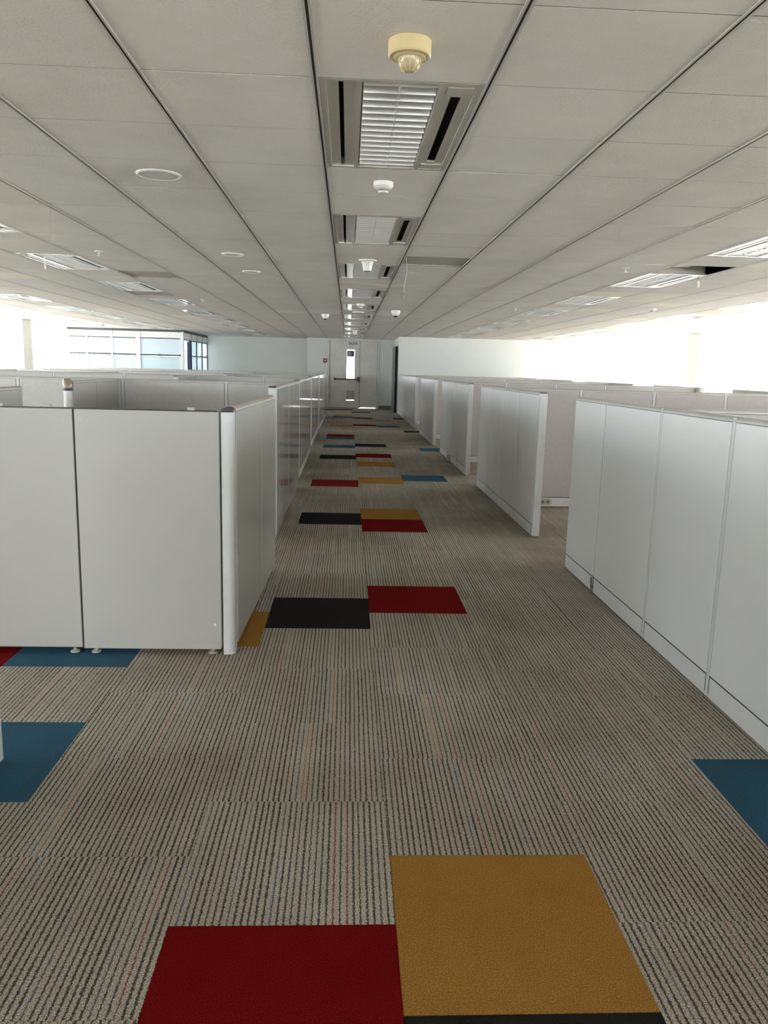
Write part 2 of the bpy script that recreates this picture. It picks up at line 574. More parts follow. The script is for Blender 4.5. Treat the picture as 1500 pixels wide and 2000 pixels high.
for c in range(c_lo, c_hi):
    for r in range(r_lo, r_hi):
        x0, y0 = CX0+c*S+RW, CY0+r*S+0.00325
        x1, y1 = x0+tw, y0+tl
        if (c, r) in NOT or (c, r) in HOLE or y1 > (YE if abs(x0) < 1.7 else (YER if x0 > 1.5 else YEL))+0.5:
            continue
        pts = [project(a, max(b, 0.5), ZC) for a, b in ((x0, y0), (x1, y0), (x1, y1), (x0, y1))]
        ar = 0
        if all(pts) and y0 > 0.5 and max(p[0] for p in pts) > 0 and min(p[0] for p in pts) < 1500 and max(p[1] for p in pts) > 0:
            ar = abs(sum(pts[i][0]*pts[(i+1) % 4][1]-pts[(i+1) % 4][0]*pts[i][1] for i in range(4)))/2
        cc.append((ar, c, r, x0, y0, x1, y1))
cc.sort(reverse=True)
for i, (ar, c, r, x0, y0, x1, y1) in enumerate(cc):
    k = ('tile_pale' if abs(c) < 3 else 'tile_new') if (c, r) in NEW else ('tile_dark' if (c, r) in RAISED else 'tile')
    z = ZC + RAISED.get((c, r), 0.0)
    if i < 300 and x0 > XL and x1 < XR and y1 < YEL:
        link('ceiling_tile', t_me[k], ceiling, (x0, y0, z + random.uniform(-0.0008, 0.0008)))
    else:
        lim = YE if -1.4 < x0 < 1.6 else (YER if x0 > 1.5 else YEL)
        restc[k].box(max(x0, XL), max(y0, YB), z, min(x1, XR), min(y1, lim), z+0.016)
for k, mb in restc.items():
    if mb.v:
        o = mb.build('ceiling_tile_field', k, ceiling)
        o['kind'] = 'stuff'
# cross tees: dark bars closing the joints between the tiles of one row
midfix = set((c, r+1) for c, r in FIX)
for r in range(r_lo+1, r_hi):
    m = MB()
    yy = CY0+r*S
    if yy > YEL-0.1:
        continue
    for c in range(c_lo, c_hi):
        x0, x1 = max(CX0+c*S+RW, XL), min(CX0+(c+1)*S-RW, XR)
        lim = YE if -1.4 < x0 < 1.6 else (YER if x0 > 1.5 else YEL)
        if (c, r) in midfix or yy > lim-0.05 or x1-x0 < 0.05:
            continue
        m.box(x0, yy-0.0032, ZC+0.0008, x1, yy+0.0032, ZC+0.005)
    if m.v:
        m.build('cross_tee', 'tee', ceiling)
# runners: two flanges with a dark groove between them
run_f = MB().box(-RW, YB, -0.003, -0.0045, YEL, 0.004).box(0.0045, YB, -0.003, RW, YEL, 0.004).mesh('grid_runner', 'runner')
run_g = bx(-0.0046, YB, 0.0, 0.0046, YEL, 0.012).mesh('runner_groove', 'groove')
for c in range(c_lo+1, c_hi):
    x = CX0+c*S
    o = link('grid_runner', run_f, ceiling, (x, 0, ZC))
    g = link('runner_groove', run_g, o)

# ------------------------------------------------------------------ the setting: walls, windows, door
wall_me = []
def wall(name, boxes, mat='wall'):
    m = MB()
    for b in boxes:
        m.box(*b)
    return tag(m.build(name, mat), kind='structure')

wall('wall_end_left', [(-4.95, YEL, 0, -1.42, YEL+0.15, ZS)], 'wall_grey')
# door wall with an opening
D0, D1, DH = -0.66, 0.99, 2.26
wall('wall_end_center', [(-1.42, YE, 0, D0-0.06, YE+0.2, ZS), (D1+0.06, YE, 0, 1.72, YE+0.2, ZS), (D0-0.06, YE, DH+0.05, D1+0.06, YE+0.2, ZS), (-1.42, YE+0.2, 0, -1.30, YEL+0.15, ZS)])
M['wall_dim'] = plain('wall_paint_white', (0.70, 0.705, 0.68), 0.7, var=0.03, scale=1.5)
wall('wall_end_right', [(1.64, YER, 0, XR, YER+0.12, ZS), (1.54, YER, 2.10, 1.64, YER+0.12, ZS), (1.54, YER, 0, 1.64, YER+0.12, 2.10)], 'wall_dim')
wall('wall_return', [(1.545, YER+0.12, 2.11, 1.70, YE, ZS), (1.545, 26.95, 0, 1.70, YE, 2.11)])
wall('wall_corridor_right', [(3.2, YER+0.12, 0, 3.3, YE+0.2, ZS), (1.72, YE, 0, 3.2, YE+0.2, ZS)])
wall('wall_back', [(XL, YB-0.2, 0, XR, YB, 0.95), (XL, YB-0.2, ZC-0.02, XR, YB, ZS)])
SILL = 0.95
wall('wall_left', [(XL-0.2, YB, 0, XL, YEL, SILL), (XL-0.2, YB, ZC-0.01, XL, YEL, ZS)])
wall('wall_right', [(XR, YB, 0, XR+0.2, YER+0.12, SILL), (XR, YB, ZC-0.01, XR+0.2, YER+0.12, ZS)])
wall('wall_office_back', [(XL, YEL, 0, -4.95, YEL+0.15, SILL), (XL, YEL, ZC-0.01, -4.95, YEL+0.15, ZS)])

wn = [0]
def window(axis, fixed, a, b, z0=SILL, z1=ZC-0.012):
    """a framed bay with two panes"""
    wn[0] += 1
    w, d = b-a, 0.06
    if axis == 'y':
        root = empty('window_%d' % wn[0], (fixed, a, z0), math.pi/2)
    else:
        root = empty('window_%d' % wn[0], (a, fixed, z0))
    h = z1-z0
    MB().box(0, -d/2, 0, w, d/2, 0.05).box(0, -d/2, h-0.05, w, d/2, h).box(0, -d/2, 0.05, 0.05, d/2, h-0.05).box(w-0.05, -d/2, 0.05, w, d/2, h-0.05).build('window_frame', 'winframe', root)
    bx(w/2-0.02, -d/2, 0.05, w/2+0.02, d/2, h-0.05).build('mullion', 'winframe', root)
    for p, q in ((0.05, w/2-0.02), (w/2+0.02, w-0.05)):
        bx(p, -0.004, 0.05, q, 0.004, h-0.05).build('pane', 'glass', root)
    tag(root, kind='structure')

def bays(axis, fixed, stops):
    for a, b in zip(stops[:-1], stops[1:]):
        window(axis, fixed, a, b)

ys = [YB]
bays('y', XL-0.1, [-12.0, -9.0, -6.0, -3.2, -0.4, 2.4, 5.2, 8.0, 10.8, 13.6, 16.6, 19.6, 22.4, 25.3, 28.2])
bays('y', XR+0.1, [-12.0, -9.0, -6.0, -3.1, -0.2, 2.7, 5.6, 8.5, 11.4, 14.3, 17.2, 20.0, 22.4, 24.6])
bays('x', YB-0.1, [-8.3, -5.53, -2.77, 0.0, 2.77, 5.53, 8.3])
bays('x', YEL+0.08, [-8.3, -6.63, -4.95])
for i, (x, y, l) in enumerate(((XL+0.02, 20.02, 'square cream column between the left windows'), (XR-0.30, 17.9, 'square cream column between the right windows'),
                               (XL+0.02, 12.2, 'left column'), (XR-0.30, 10.0, 'right column'))):
    o = bx(x, y, 0, x+0.28, y+0.56, ZC-0.002).build('trim_%d' % (i+1), 'column', None, 0.004)
    tag(o, kind='structure')

# skirting
for nm, b in (('baseboard_right', (D1+0.07, YE-0.015, 0, 1.63, YE, 0.11)), ('baseboard_left', (-1.41, YE-0.015, 0, D0-0.07, YE, 0.11))):
    tag(bx(*b).build(nm, 'skirt'), kind='structure')

# exit door: two leaves in a steel frame
door = tag(empty('door_1', (0, YE, 0)), 'beige steel double exit door with red push bar', 'door', kind='structure')
MB().box(D0-0.06, -0.02, 0, D0, 0.12, DH+0.05).box(D1, -0.02, 0, D1+0.06, 0.12, DH+0.05).box(D0, -0.02, DH, D1, 0.12, DH+0.05).build('door_frame', 'doorp', door)
XM = 0.385
W0, W1, WZ0, WZ1 = -0.07, 0.215, 0.25, 2.0
lf = MB().box(D0+0.010, 0.03, 0.012, W0, 0.075, DH-0.004).box(W1, 0.03, 0.012, XM-0.008, 0.075, DH-0.004).box(W0, 0.03, 0.012, W1, 0.075, WZ0).box(W0, 0.03, WZ1, W1, 0.075, DH-0.004)
leaf = lf.build('door_leaf', 'doorp', door)
MB().box(D0-0.03, 0.078, 0, D0+0.03, 0.115, DH+0.03).box(D1-0.03, 0.078, 0, D1+0.03, 0.115, DH+0.03).box(D0+0.03, 0.078, DH-0.03, D1-0.03, 0.115, DH+0.03).box(XM-0.03, 0.078, 0.012, XM+0.03, 0.09, DH-0.03).box(D0+0.03, 0.078, 0, XM-0.03, 0.115, 0.02).build('door_stop', 'skirt', door)
bx(XM+0.006, 0.03, 0.035, D1-0.010, 0.075, DH-0.004).build('door_leaf', 'doorp', door)
MB().box(W0-0.012, 0.018, WZ1-0.02, W1+0.012, 0.03, WZ1+0.012).box(W0-0.012, 0.018, WZ0-0.012, W0+0.01, 0.03, WZ1).box(W1-0.01, 0.018, WZ0-0.012, W1+0.012, 0.03, WZ1).box(W0, 0.018, WZ0-0.02, W1, 0.03, WZ0+0.012).build('glazing_bead', 'whitep', leaf)
bx(W0, 0.046, WZ0, W1, 0.054, WZ1).build('vision_pane', 'glass', leaf)
bx(W0+0.012, 0.036, 1.745, W1-0.02, 0.040, 1.955).build('notice', 'dark_notice', leaf)
for k in range(7):
    z = 1.93-k*0.027
    a = W0+0.03+0.02*((k*37) % 5)/5
    link('notice_line', bx(a, 0.0345, z-0.009, a+0.09+0.07*((k*53) % 7)/7, 0.036, z).mesh('notice_line', 'signw'), leaf)
bx(W0, 0.036, WZ0+0.035, W1, 0.042, 0.60).build('window_film', 'film', leaf)
bx(W0, 0.036, 0.60, W1, 0.042, 1.0).build('window_film', 'doorp', leaf)
bar = MB().box(-0.47, -0.075, 0.965, 0.37, -0.045, 1.01).build('push_bar', 'redbar', leaf, 0.006)
for x0, x1, z0, z1 in ((-0.49, -0.43, 0.95, 1.025), (0.315, 0.385, 0.90, 1.08)):
    bx(x0, -0.08, z0, x1, 0.03, z1).build('bar_housing', 'blackp', bar, 0.006)


def lettering(txt, size, mat, parent, loc, rot=(math.pi/2, 0, 0), depth=0.001):
    cu = bpy.data.curves.new('lettering', 'FONT')
    cu.body = txt
    cu.size = size
    cu.extrude = depth
    cu.offset = size*0.02
    cu.align_x = 'CENTER'
    tmp = bpy.data.objects.new('tmp_text', cu)
    COL.objects.link(tmp)
    bpy.context.view_layer.update()
    me = bpy.data.meshes.new_from_object(tmp.evaluated_get(bpy.context.evaluated_depsgraph_get()))
    bpy.data.objects.remove(tmp)
    me.materials.clear()
    me.materials.append(M[mat])
    o = link('lettering', me, parent, loc)
    o.rotation_euler = rot
    return o

sal = lettering('SALIDA', 0.115, 'blackp', door, (0.145, 0.0285, 2.155))
sal.scale = (0.80, 1, 1)

sg = empty('exit_sign', (-0.80, YE-0.006, 1.49))
tag(sg, 'small red arrow sign on the wall left of the exit door', 'sign')
bx(-0.068, 0, 0.045, 0.068, 0.004, 0.18).build('sign_plate', 'sign_red', sg)
MB().prism([(-0.042, 0.102), (0.002, 0.102), (0.002, 0.078), (0.045, 0.113), (0.002, 0.148), (0.002, 0.124), (-0.042, 0.124)], -0.002, 0.0, 'y').build('arrow', 'signw', sg)
lettering('SALIDA', 0.030, 'sign_red', sg, (0.0, 0.003, 0.012))

# glazed side door to the right of the exit
gp = empty('wall_glass_partition', (1.49, 24.98, 0))
tag(gp, kind='structure')
MB().box(0, 0.35, 0.02, 0.012, 1.97, 2.05).build('glass_pane', 'frost_grey', gp)
for z in (0.45, 1.03, 1.51, 2.02):
    bx(-0.025, 0.30, z, 0.035, 0.62, z+0.035).build('clip', 'lamp_metal', gp)
bx(-0.01, 0.02, 0, 0.035, 0.30, 2.07).build('door_stile', 'void', gp)
bx(-0.02, 0.0, 2.07, 0.04, 2.2, 2.10).build('door_rail', 'lamp_metal', gp)

# glazed office in the far left corner
OX, OY = -4.97, 24.0
of = tag(empty('wall_office_front', (XL, OY, 0)), kind='structure')
stops = [0.0, 0.55, 1.28, 2.05, 3.33]
W = OX-XL
bx(0, 0, 2.28, W, 0.09, ZC-0.003).build('top_rail', 'darkframe', of)
for a, b in zip(stops[:-1], stops[1:]):
    bx(a+0.03, 0.015, 2.105, b-0.03, 0.075, 2.275).build('header_panel', 'wall', of)
    bx(a+0.03, 0.04, 1.635, b-0.03, 0.048, 2.07).build('glass_pane', 'frost_light', of)
    bx(a+0.03, 0.04, 0.9, b-0.03, 0.048, 1.575).build('glass_pane', 'frost', of)
    bx(a+0.03, 0.015, 0.02, b-0.03, 0.075, 0.895).build('dado_panel', 'wall', of)
    for z, h in ((2.072, 0.033), (1.578, 0.055)):
        bx(a+0.03, 0.0, z, b-0.03, 0.09, z+h).build('rail', 'darkframe', of)
for s in stops[1:-1]:
    w = 0.06 if abs(s-2.05) < 0.01 else 0.024
    bx(s-w, -0.005, 0, s+w, 0.095, 2.278).build('mullion', 'winframe', of)
os_ = tag(empty('wall_office_side', (OX, OY, 0)), kind='structure')
bx(-0.07, 0, 0, 0.05, 0.14, 2.30).build('corner_post', 'winframe', os_)
bx(-0.05, 0.15, 2.28, 0.04, YEL-OY, ZC-0.003).build('top_rail', 'darkframe', os_)
ss = [0.14, 1.35, 2.25, 3.2, YEL-OY]
for i, (a, b) in enumerate(zip(ss[:-1], ss[1:])):
    bx(-0.035, a+0.02, 2.09, 0.025, b-0.02, 2.275).build('header_panel', 'wall', os_)
    if i:
        bx(-0.008, a+0.02, 1.64, 0.0, b-0.02, 2.06).build('glass_pane', 'frost', os_)
        bx(-0.008, a+0.02, 0.05, 0.0, b-0.02, 1.59).build('glass_pane', 'frost', os_)
        bx(-0.04, a+0.02, 1.59, 0.03, b-0.02, 1.635).build('rail', 'darkframe', os_)
    bx(-0.04, a+0.02, 2.06, 0.03, b-0.02, 2.09).build('rail', 'darkframe', os_)
    bx(-0.04, b-0.018, 0, 0.03, b+0.018, 2.28).build('mullion', 'darkframe', os_)
od = tag(empty('door_2', (OX-0.02, OY+1.3, 0)), kind='structure')
bx(-0.03, -0.30, 0.02, 0.03, 0.0, 2.05).build('door_leaf', 'bluedoor', od)
bx(-0.04, 0.002, 0.02, 0.04, 0.05, 2.06).build('door_jamb', 'blackp', od)

# ground outside, seen only as brightness below the horizon
tag(bx(-90, -90, -4.2, 90, 110, -4.0).build('ground', 'ground'), kind='structure')

# ------------------------------------------------------------------ cubicle partitions
def gable(w, h0, h1):
    return [(-w, h0), (w, h0), (w, h0+(h1-h0)*0.45), (w*0.72, h1-0.004), (w*0.4, h1), (-w*0.4, h1), (-w*0.72, h1-0.004), (-w, h0+(h1-h0)*0.45)]


def partition(label, p0, p1, cuts, mat, h=1.21, th=0.062, base=True, feet=False, posts=(), ends=(False, False), cap='cap', z0=0.015, group=None, conn=(), outlet=None, cat='partition', endcap='greyp', smooth_cap=False):
    """a straight run of cubicle panels. local x runs from p0 to p1, cuts are panel joints along it, conn are joints with a slim connector post"""
    dx, dy = p1[0]-p0[0], p1[1]-p0[1]
    L = math.hypot(dx, dy)
    root = empty('cubicle_partition', (p0[0], p0[1], 0), math.atan2(dy, dx))
    tag(root, label, cat, group, 'thing')
    js = [0.0] + [c for c in cuts if 0.02 < c < L-0.02] + [L]
    t2 = th/2
    if ends[0]:
        js[0] = 0.05
    if ends[1]:
        js[-1] = L-0.05
    bt = 0.105 if base else z0
    zt = h-0.022
    # inner frame, seen only in the joints
    bx(js[0]+0.006, -t2+0.0022, 0.03, js[-1]-0.006, t2-0.0022, zt-0.003).build('frame', 'core', root)
    for i, (a, b) in enumerate(zip(js[:-1], js[1:])):
        ga = 0.0168 if a in conn else 0.0042
        gb = 0.0168 if b in conn else 0.0042
        w = b-gb-(a+ga)
        link('panel', cbox('panel', mat, w, th, zt-bt-0.008, 0.0025), root, (a+ga, -t2, bt+0.006))
        if base:
            link('base_cover', cbox('base_cover', 'base', w-0.008, th-0.001, bt-z0, 0.002), root, (a+ga+0.004, -t2+0.0005, z0))
        if b in conn:
            link('connector_post', cbox('connector_post', 'post', 0.026, th-0.0006, h-0.004-z0, 0.002), root, (b-0.013, -t2+0.0003, z0))
        if feet:
            for fx in (a+0.05, b-0.05):
                f = MB().lathe([(0.022, 0), (0.022, 0.006), (0.014, 0.010), (0.008, 0.012), (0.008, 0.034)], 12, (fx, 0, 0)).build('glide_foot', 'lamp_metal', root)
    if cap:
        MB().prism([(p, q) for p, q in gable(t2, zt, h)], js[0]+0.001, js[-1]-0.001, 'x').build('top_cap', cap, root)
    for e, (x, s) in enumerate(((0.0, 1), (L, -1))):
        if ends[e]:
            a, b = sorted((x, x+s*0.046))
            m = MB().prism([(a, -t2), (b, -t2), (b, t2), (a, t2)], z0, h-0.012, 'z')
            po = m.build('end_post', 'post', root, 0.004)
            bx(a+0.002, -t2+0.002, h-0.012, b-0.002, t2-0.002, h).build('post_cap', endcap, po, 0.003)
    if outlet is not None:
        for ox, side in outlet:
            ys_ = -t2-0.004 if side < 0 else t2-0.006
            pl = bx(ox-0.065, ys_, 0.032, ox+0.065, ys_+0.010, 0.092).build('outlet_plate', 'outlet', root, 0.002)
            for k in (-0.028, 0.028):
                yy = ys_-0.001 if side < 0 else ys_+0.009
                bx(ox+k-0.013, yy, 0.048, ox+k+0.013, yy+0.002, 0.076).build('socket', 'greyp', pl)
    return root

# --- right of the aisle: runs along the aisle at X about 1.59, spines across at right angles
XA = 1.59
G_R = 'white partition runs along the right of the aisle'
partition('long white partition run nearest the camera on the right of the aisle', (XA, 0.80), (XA, 5.33), [0.80, 1.55, 2.30, 3.04, 3.89], 'panel', conn=(2.30, 3.04), ends=(False, False), group=G_R)
partition('second white partition run from the camera on the right, with a tall beige end post', (XA, 6.34), (XA, 9.22), [0.76, 1.53, 2.22], 'panel', conn=(1.53,), ends=(True, False), group=G_R)
r3 = partition('third white partition run on the right, with a loose outlet box at its base', (XA, 10.16), (XA, 13.08), [0.74, 1.47, 2.2], 'panel', conn=(1.47,), ends=(True, False), group=G_R)
partition('fourth white partition run from the camera on the right of the aisle', (XA, 14.22), (XA, 16.95), [0.68, 1.37, 2.05], 'panel', conn=(1.37,), ends=(True, False), group=G_R)
partition('farthest white partition run on the right, ending at the wall by the glazed door', (XA, 18.26), (XA, 24.55), [0.75, 1.5, 2.25, 3.0, 3.75, 4.5, 5.25], 'panel', conn=(1.5, 3.0), ends=(True, False), group=G_R)
# outlet box hanging out of the third run's base, and a bent strip at the first
ob = bx(1.55, 0.032, 0.02, 1.68, 0.075, 0.115).build('outlet_box', 'outlet', r3, 0.003)
first = [o for o in bpy.data.objects if o.get('label', '').startswith('long white partition run nearest')][0]
MB().prism([(3.865, 0.003), (3.90, 0.003), (3.925, 0.10), (3.905, 0.102)], 0.034, 0.040, 'y').build('bent_strip', 'greyp', first)

XS = 5.24
G_C = 'pinkish grey partition walls across the right side'
spR = [(3.84, 'pinkish grey partition across the right bay, the nearest one behind the near white run'), (7.87, 'pinkish grey partition across the right bay, with an outlet in its base'),
       (11.65, 'third pinkish grey partition from the camera across the right side'), (15.6, 'fourth pinkish grey partition from the camera across the right side'),
       (19.6, 'fifth pinkish grey partition from the camera across the right side'), (22.9, 'farthest partition across the right side below the white end wall')]
for i, (y, lab) in enumerate(spR):
    partition(lab, (XA+0.034, y), (XS-0.034, y), [0.72, 1.47, 2.21, 2.93], 'fab_pink', conn=(0.72, 1.47, 2.21, 2.93), cap='cap', group=G_C, outlet=[(0.42, -1)])
G_E = 'partition runs parallel to the aisle at the ends of the right bays'
for i, (a, b) in enumerate(((2.4, 5.3), (6.4, 10.5), (11.5, 13.3), (14.3, 17.1), (18.3, 21.2), (21.9, 24.4))):
    partition('grey partition at the outer end of the right bays, %s from the camera' % ORD[i], (XS, a), (XS, b), [0.75*k for k in range(1, 6)], 'fab_grey', group=G_E)
# outer bays by the right windows
for i, y in enumerate((8.4, 12.3, 15.4, 18.6, 21.7)):
    partition('low white partition beside the right windows, %s from the camera' % ORD[i], (6.35, y), (7.95, y), [0.8], 'panel', h=1.20, group='partitions beside the right windows')

# --- left of the aisle
G_L = 'glossy white partition runs along the left of the aisle'
# near corner cubicle: front facing the camera
YA = 3.607
fr_ = partition('cream partition facing the camera at the near left corner, on small feet', (-3.18, YA), (-0.577, YA), [0.645, 1.295, 1.951], 'front', h=1.176, base=False, feet=True, cap=None, z0=0.027)
bx(0.02, -0.018, 1.148, 2.58, 0.018, 1.157).build('top_channel', 'blackp', fr_)
for x in (0.30, 1.02, 1.62, 1.83, 2.47):
    bx(x-0.016, -0.012, 1.150, x+0.016, 0.012, 1.170).build('clip', 'film', fr_, 0.002)
bx(1.956, -0.033, 0.029, 2.595, -0.0305, 0.058).build('kick_strip', 'front', fr_)
MB().prism([(2.568+0.006*math.cos(a*math.pi/4), 0.150+0.006*math.sin(a*math.pi/4)) for a in range(8)], -0.0322, -0.0308, 'y').build('screw_cover', 'signw', fr_)
for x in (1.905, 1.985):
    MB().prism([(x+0.008*math.cos(a*math.pi/4), 1.105+0.008*math.sin(a*math.pi/4)) for a in range(8)], -0.0322, -0.0308, 'y').build('screw_cover', 'cap', fr_)
# corner side run with its rounded post
sd = partition('short white partition on the left of the aisle behind the near corner post', (-0.545, 3.66), (-0.507, 5.20), [0.88], 'sheen', h=1.176, base=False, feet=True, cap='capb', z0=0.027)
pr_ = []
for k in range(9):
    a = math.pi*0.5*k/8
    pr_.append((0.018+0.034*math.sin(a)-0.02, -0.052+0.034-0.034*math.cos(a)-0.0))
prof = [(-0.026, -0.052), (0.0, -0.052)] + [(0.0+0.026*math.sin(math.pi/2*k/8), -0.026-0.026*math.cos(math.pi/2*k/8)) for k in range(1, 9)] + [(0.026, 0.03), (-0.026, 0.03)]
cp = empty('corner_post', (-0.545, 3.622, 0))
tag(cp, 'rounded white corner post with a black cap at the near left cubicle', 'post')
MB().prism([(x, y) for x, y in prof], 0.004, 1.152, 'z').build('post_body', 'post', cp, 0, True)
MB().prism([(0.0275*math.cos(math.pi*k/12), 1.153+0.023*math.sin(math.pi*k/12)) for k in range(13)], -0.050, 0.034, 'y').build('post_cap', 'blackp', cp, 0, True)
# runs further down
r2_ = partition('long glossy white partition run on the left of the aisle, mirroring the coloured tiles', (-0.583, 6.12), (-0.578, 8.90), [0.62, 1.30, 2.02], 'steel', conn=(1.30,), feet=True, base=False, z0=0.03, ends=(True, False), group=G_L, endcap='blackp')
partition('third white partition run on the left of the aisle from the camera', (-0.612, 9.50), (-0.628, 12.70), [0.5, 1.2, 1.9, 2.6], 'steel', conn=(0.5,), ends=(True, False), group=G_L)
partition('fourth white partition run on the left of the aisle from the camera', (-0.65, 13.55), (-0.66, 16.7), [0.7, 1.45, 2.2], 'steel', conn=(1.45,), ends=(True, False), group=G_L)
partition('fifth white partition run on the left of the aisle from the camera', (-0.655, 17.35), (-0.65, 20.0), [0.7, 1.4, 2.0], 'steel', conn=(1.4,), ends=(True, False), group=G_L)
partition('farthest white partition run on the left of the aisle, before the exit door', (-0.645, 20.3), (-0.655, 22.4), [0.7, 1.4], 'steel', ends=(True, False), group=G_L)
# near left edge of the picture
partition('white partition end at the left edge of the picture in front of the blue tile', (-1.197, 0.3), (-1.197, 2.557), [0.75, 1.5], 'panel', base=False, z0=0.0)

XI = -2.22
G_B = 'light grey partition walls across the left side'
spL = [(7.68, -0.62, 'light grey partition across the left side, the nearest one behind the cream corner'), (11.4, -0.66, 'second light grey partition from the camera across the left side'),
       (15.5, -0.70, 'third light grey partition from the camera across the left side'), (19.5, -0.70, 'fourth light grey partition from the camera across the left side'),
       (22.45, -0.61, 'farthest light grey partition across the left side, below the grey end wall')]
for i, (y, x1, lab) in enumerate(spL):
    L = -7.3-x1
    cuts = [-L-(k*0.98) for k in range(0)]
    js = []
    x = x1-0.55
    while x > -7.2:
        js.append(x+7.3)
        x -= 0.98
    js = sorted(js)
    partition(lab, (-7.3, y), (x1, y), js, 'fab_grey', conn=tuple(js), cap='cap', group=G_B)
G_I = 'partition runs parallel to the aisle inside the left bays'
il = [((XI, 3.66), (XI, 5.42), 'beige partition run behind the cream front with a rounded metal top', 'front', False, 1.19),
      ((XI, 6.42), (XI, 7.64), 'cream two-panel partition with a smoky capped end post behind the corner cubicle', 'front', False, 1.21),
      ((XI, 10.3), (XI, 11.36), 'short cream partition with a grey end post in the second left bay', 'front', True, 1.21),
      ((XI, 14.4), (XI, 15.46), 'short partition in the third left bay from the camera', 'front', True, 1.21),
      ((XI, 18.4), (XI, 19.46), 'short partition in the fourth left bay from the camera', 'front', True, 1.21),
      ((-5.35, 10.2), (-5.35, 11.36), 'white partition far left in the second bay near the window column', 'front', True, 1.21),
      ((-5.35, 11.44), (-5.35, 13.0), 'white partition far left behind the second bay wall', 'front', False, 1.21),
      ((-3.79, 11.44), (-3.79, 13.2), 'white partition behind the middle of the second left bay wall', 'front', False, 1.21),
      ((-3.79, 15.54), (-3.79, 17.3), 'white partition behind the middle of the third left bay wall', 'front', False, 1.21)]
for a, b, lab, mt, en, hh in il:
    L = b[1]-a[1]
    partition(lab, a, b, [L*0.47], mt, h=hh, base=False, feet=True, z0=0.03, ends=(en, False), cap='capb' if hh < 1.2 else 'cap', group=G_I)
ip = empty('capped_post', (XI, 6.37, 0))
tag(ip, 'round white post with a smoky brown cap in the left bay', 'post')
MB().lathe([(0.034, 0.0), (0.034, 1.13)], 20).build('post_body', 'post', ip, 0, True)
MB().lathe([(0.037, 1.131), (0.037, 1.15)], 20).build('post_collar', 'blackp', ip, 0, True)
MB().lathe([(0.036, 1.151), (0.036, 1.20), (0.030, 1.218), (0.016, 1.228)], 20).build('post_cap', 'amber', ip, 0, True)

# ------------------------------------------------------------------ ceiling fixtures
FW, FL = S-2*RW-0.004, 2*S-0.008
def fixture_meshes():
    d = {}
    a = MB()      # frame: borders
    e, zb, zt = 0.022, 0.0, 0.012
    lo, hi = 0.150, 0.428   # louver opening
    a.box(0, 0, zb, FW, e, zt).box(0, FL-e, zb, FW, FL, zt).box(0, e, zb, e, FL-e, zt).box(FW-e, e, zb, FW, FL-e, zt)
    a.box(lo-0.020, e, zb, lo, FL-e, zt+0.03).box(hi, e, zb, hi+0.020, FL-e, zt+0.03)
    d['frame'] = a.mesh('frame', 'lamp_metal')
    l = MB().box(e, e, 0.006, 0.066, FL-e, 0.012).box(0.084, e, 0.006, lo-0.020, FL-e, 0.012)
    l.box(0.060, e, 0.012, 0.066, FL-e, 0.04).box(0.084, e, 0.012, 0.090, FL-e, 0.04)
    d['vl'] = l.mesh('air_slot_panel', 'lamp_metal')
    r = MB().box(hi+0.020, e, 0.004, 0.478, FL-e, 0.010).box(0.516, e, 0.004, FW-e, FL-e, 0.010).box(0.478, e, 0.002, 0.516, 0.14, 0.010).box(0.478, FL-0.16, 0.002, 0.516, FL-e, 0.010)
    r.box(hi+0.026, e+0.02, 0.000, FW-e-0.006, 0.115, 0.004).box(hi+0.026, FL-0.115, 0.000, FW-e-0.006, FL-e-0.02, 0.004)
    d['vr'] = r.mesh('air_slot_panel', 'lamp_metal')
    v = MB().box(e, e, 0.045, lo-0.02, FL-e, 0.05).box(hi+0.02, e, 0.045, FW-e, FL-e, 0.05)
    d['void'] = v.mesh('air_boot', 'void')
    h = MB().box(0.02, 0.02, 0.13, FW-0.02, FL-0.02, 0.135).box(0.02, 0.02, 0.0125, 0.026, FL-0.02, 0.13).box(FW-0.026, 0.02, 0.0125, FW-0.02, FL-0.02, 0.13)
    h.box(0.026, 0.012, 0.0125, FW-0.026, 0.020, 0.13).box(0.026, FL-0.02, 0.0125, FW-0.026, FL-0.012, 0.13)
    d['housing'] = h.mesh('housing', 'lamp_metal')
    refl = MB().box(lo, e, 0.10, hi, FL-e, 0.105)
    d['reflector'] = refl.mesh('reflector', 'reflector')
    n = 15
    pitch = (FL-2*e)/n
    w = hi-lo-0.012
    bl = MB()
    bl.prism([(-0.001, 0.0), (0.001, 0.0), (0.006, 0.022), (0.016, 0.046), (-0.016, 0.046), (-0.006, 0.022)], 0, w, 'x')
    d['blade'] = bl.mesh('louver_blade', 'louver')
    d['blades_at'] = [(lo+0.006, e+pitch*(k+0.5), 0.004) for k in range(n)]
    sp = MB()
    sp.prism([((lo+hi)/2-0.001, 0.006), ((lo+hi)/2+0.001, 0.006), ((lo+hi)/2+0.014, 0.052), ((lo+hi)/2-0.014, 0.052)], e, FL-e, 'y')
    d['spine'] = sp.mesh('louver_spine', 'louver')
    j = MB()
    for x, y, z in d['blades_at']:
        s = len(j.v)
        j.v += [(x+q[0], y+q[1], z+q[2]) for q in bl.v]
        j.f += [tuple(s+i for i in f) for f in bl.f]
    d['blades'] = j.mesh('louver', 'louver')
    return d

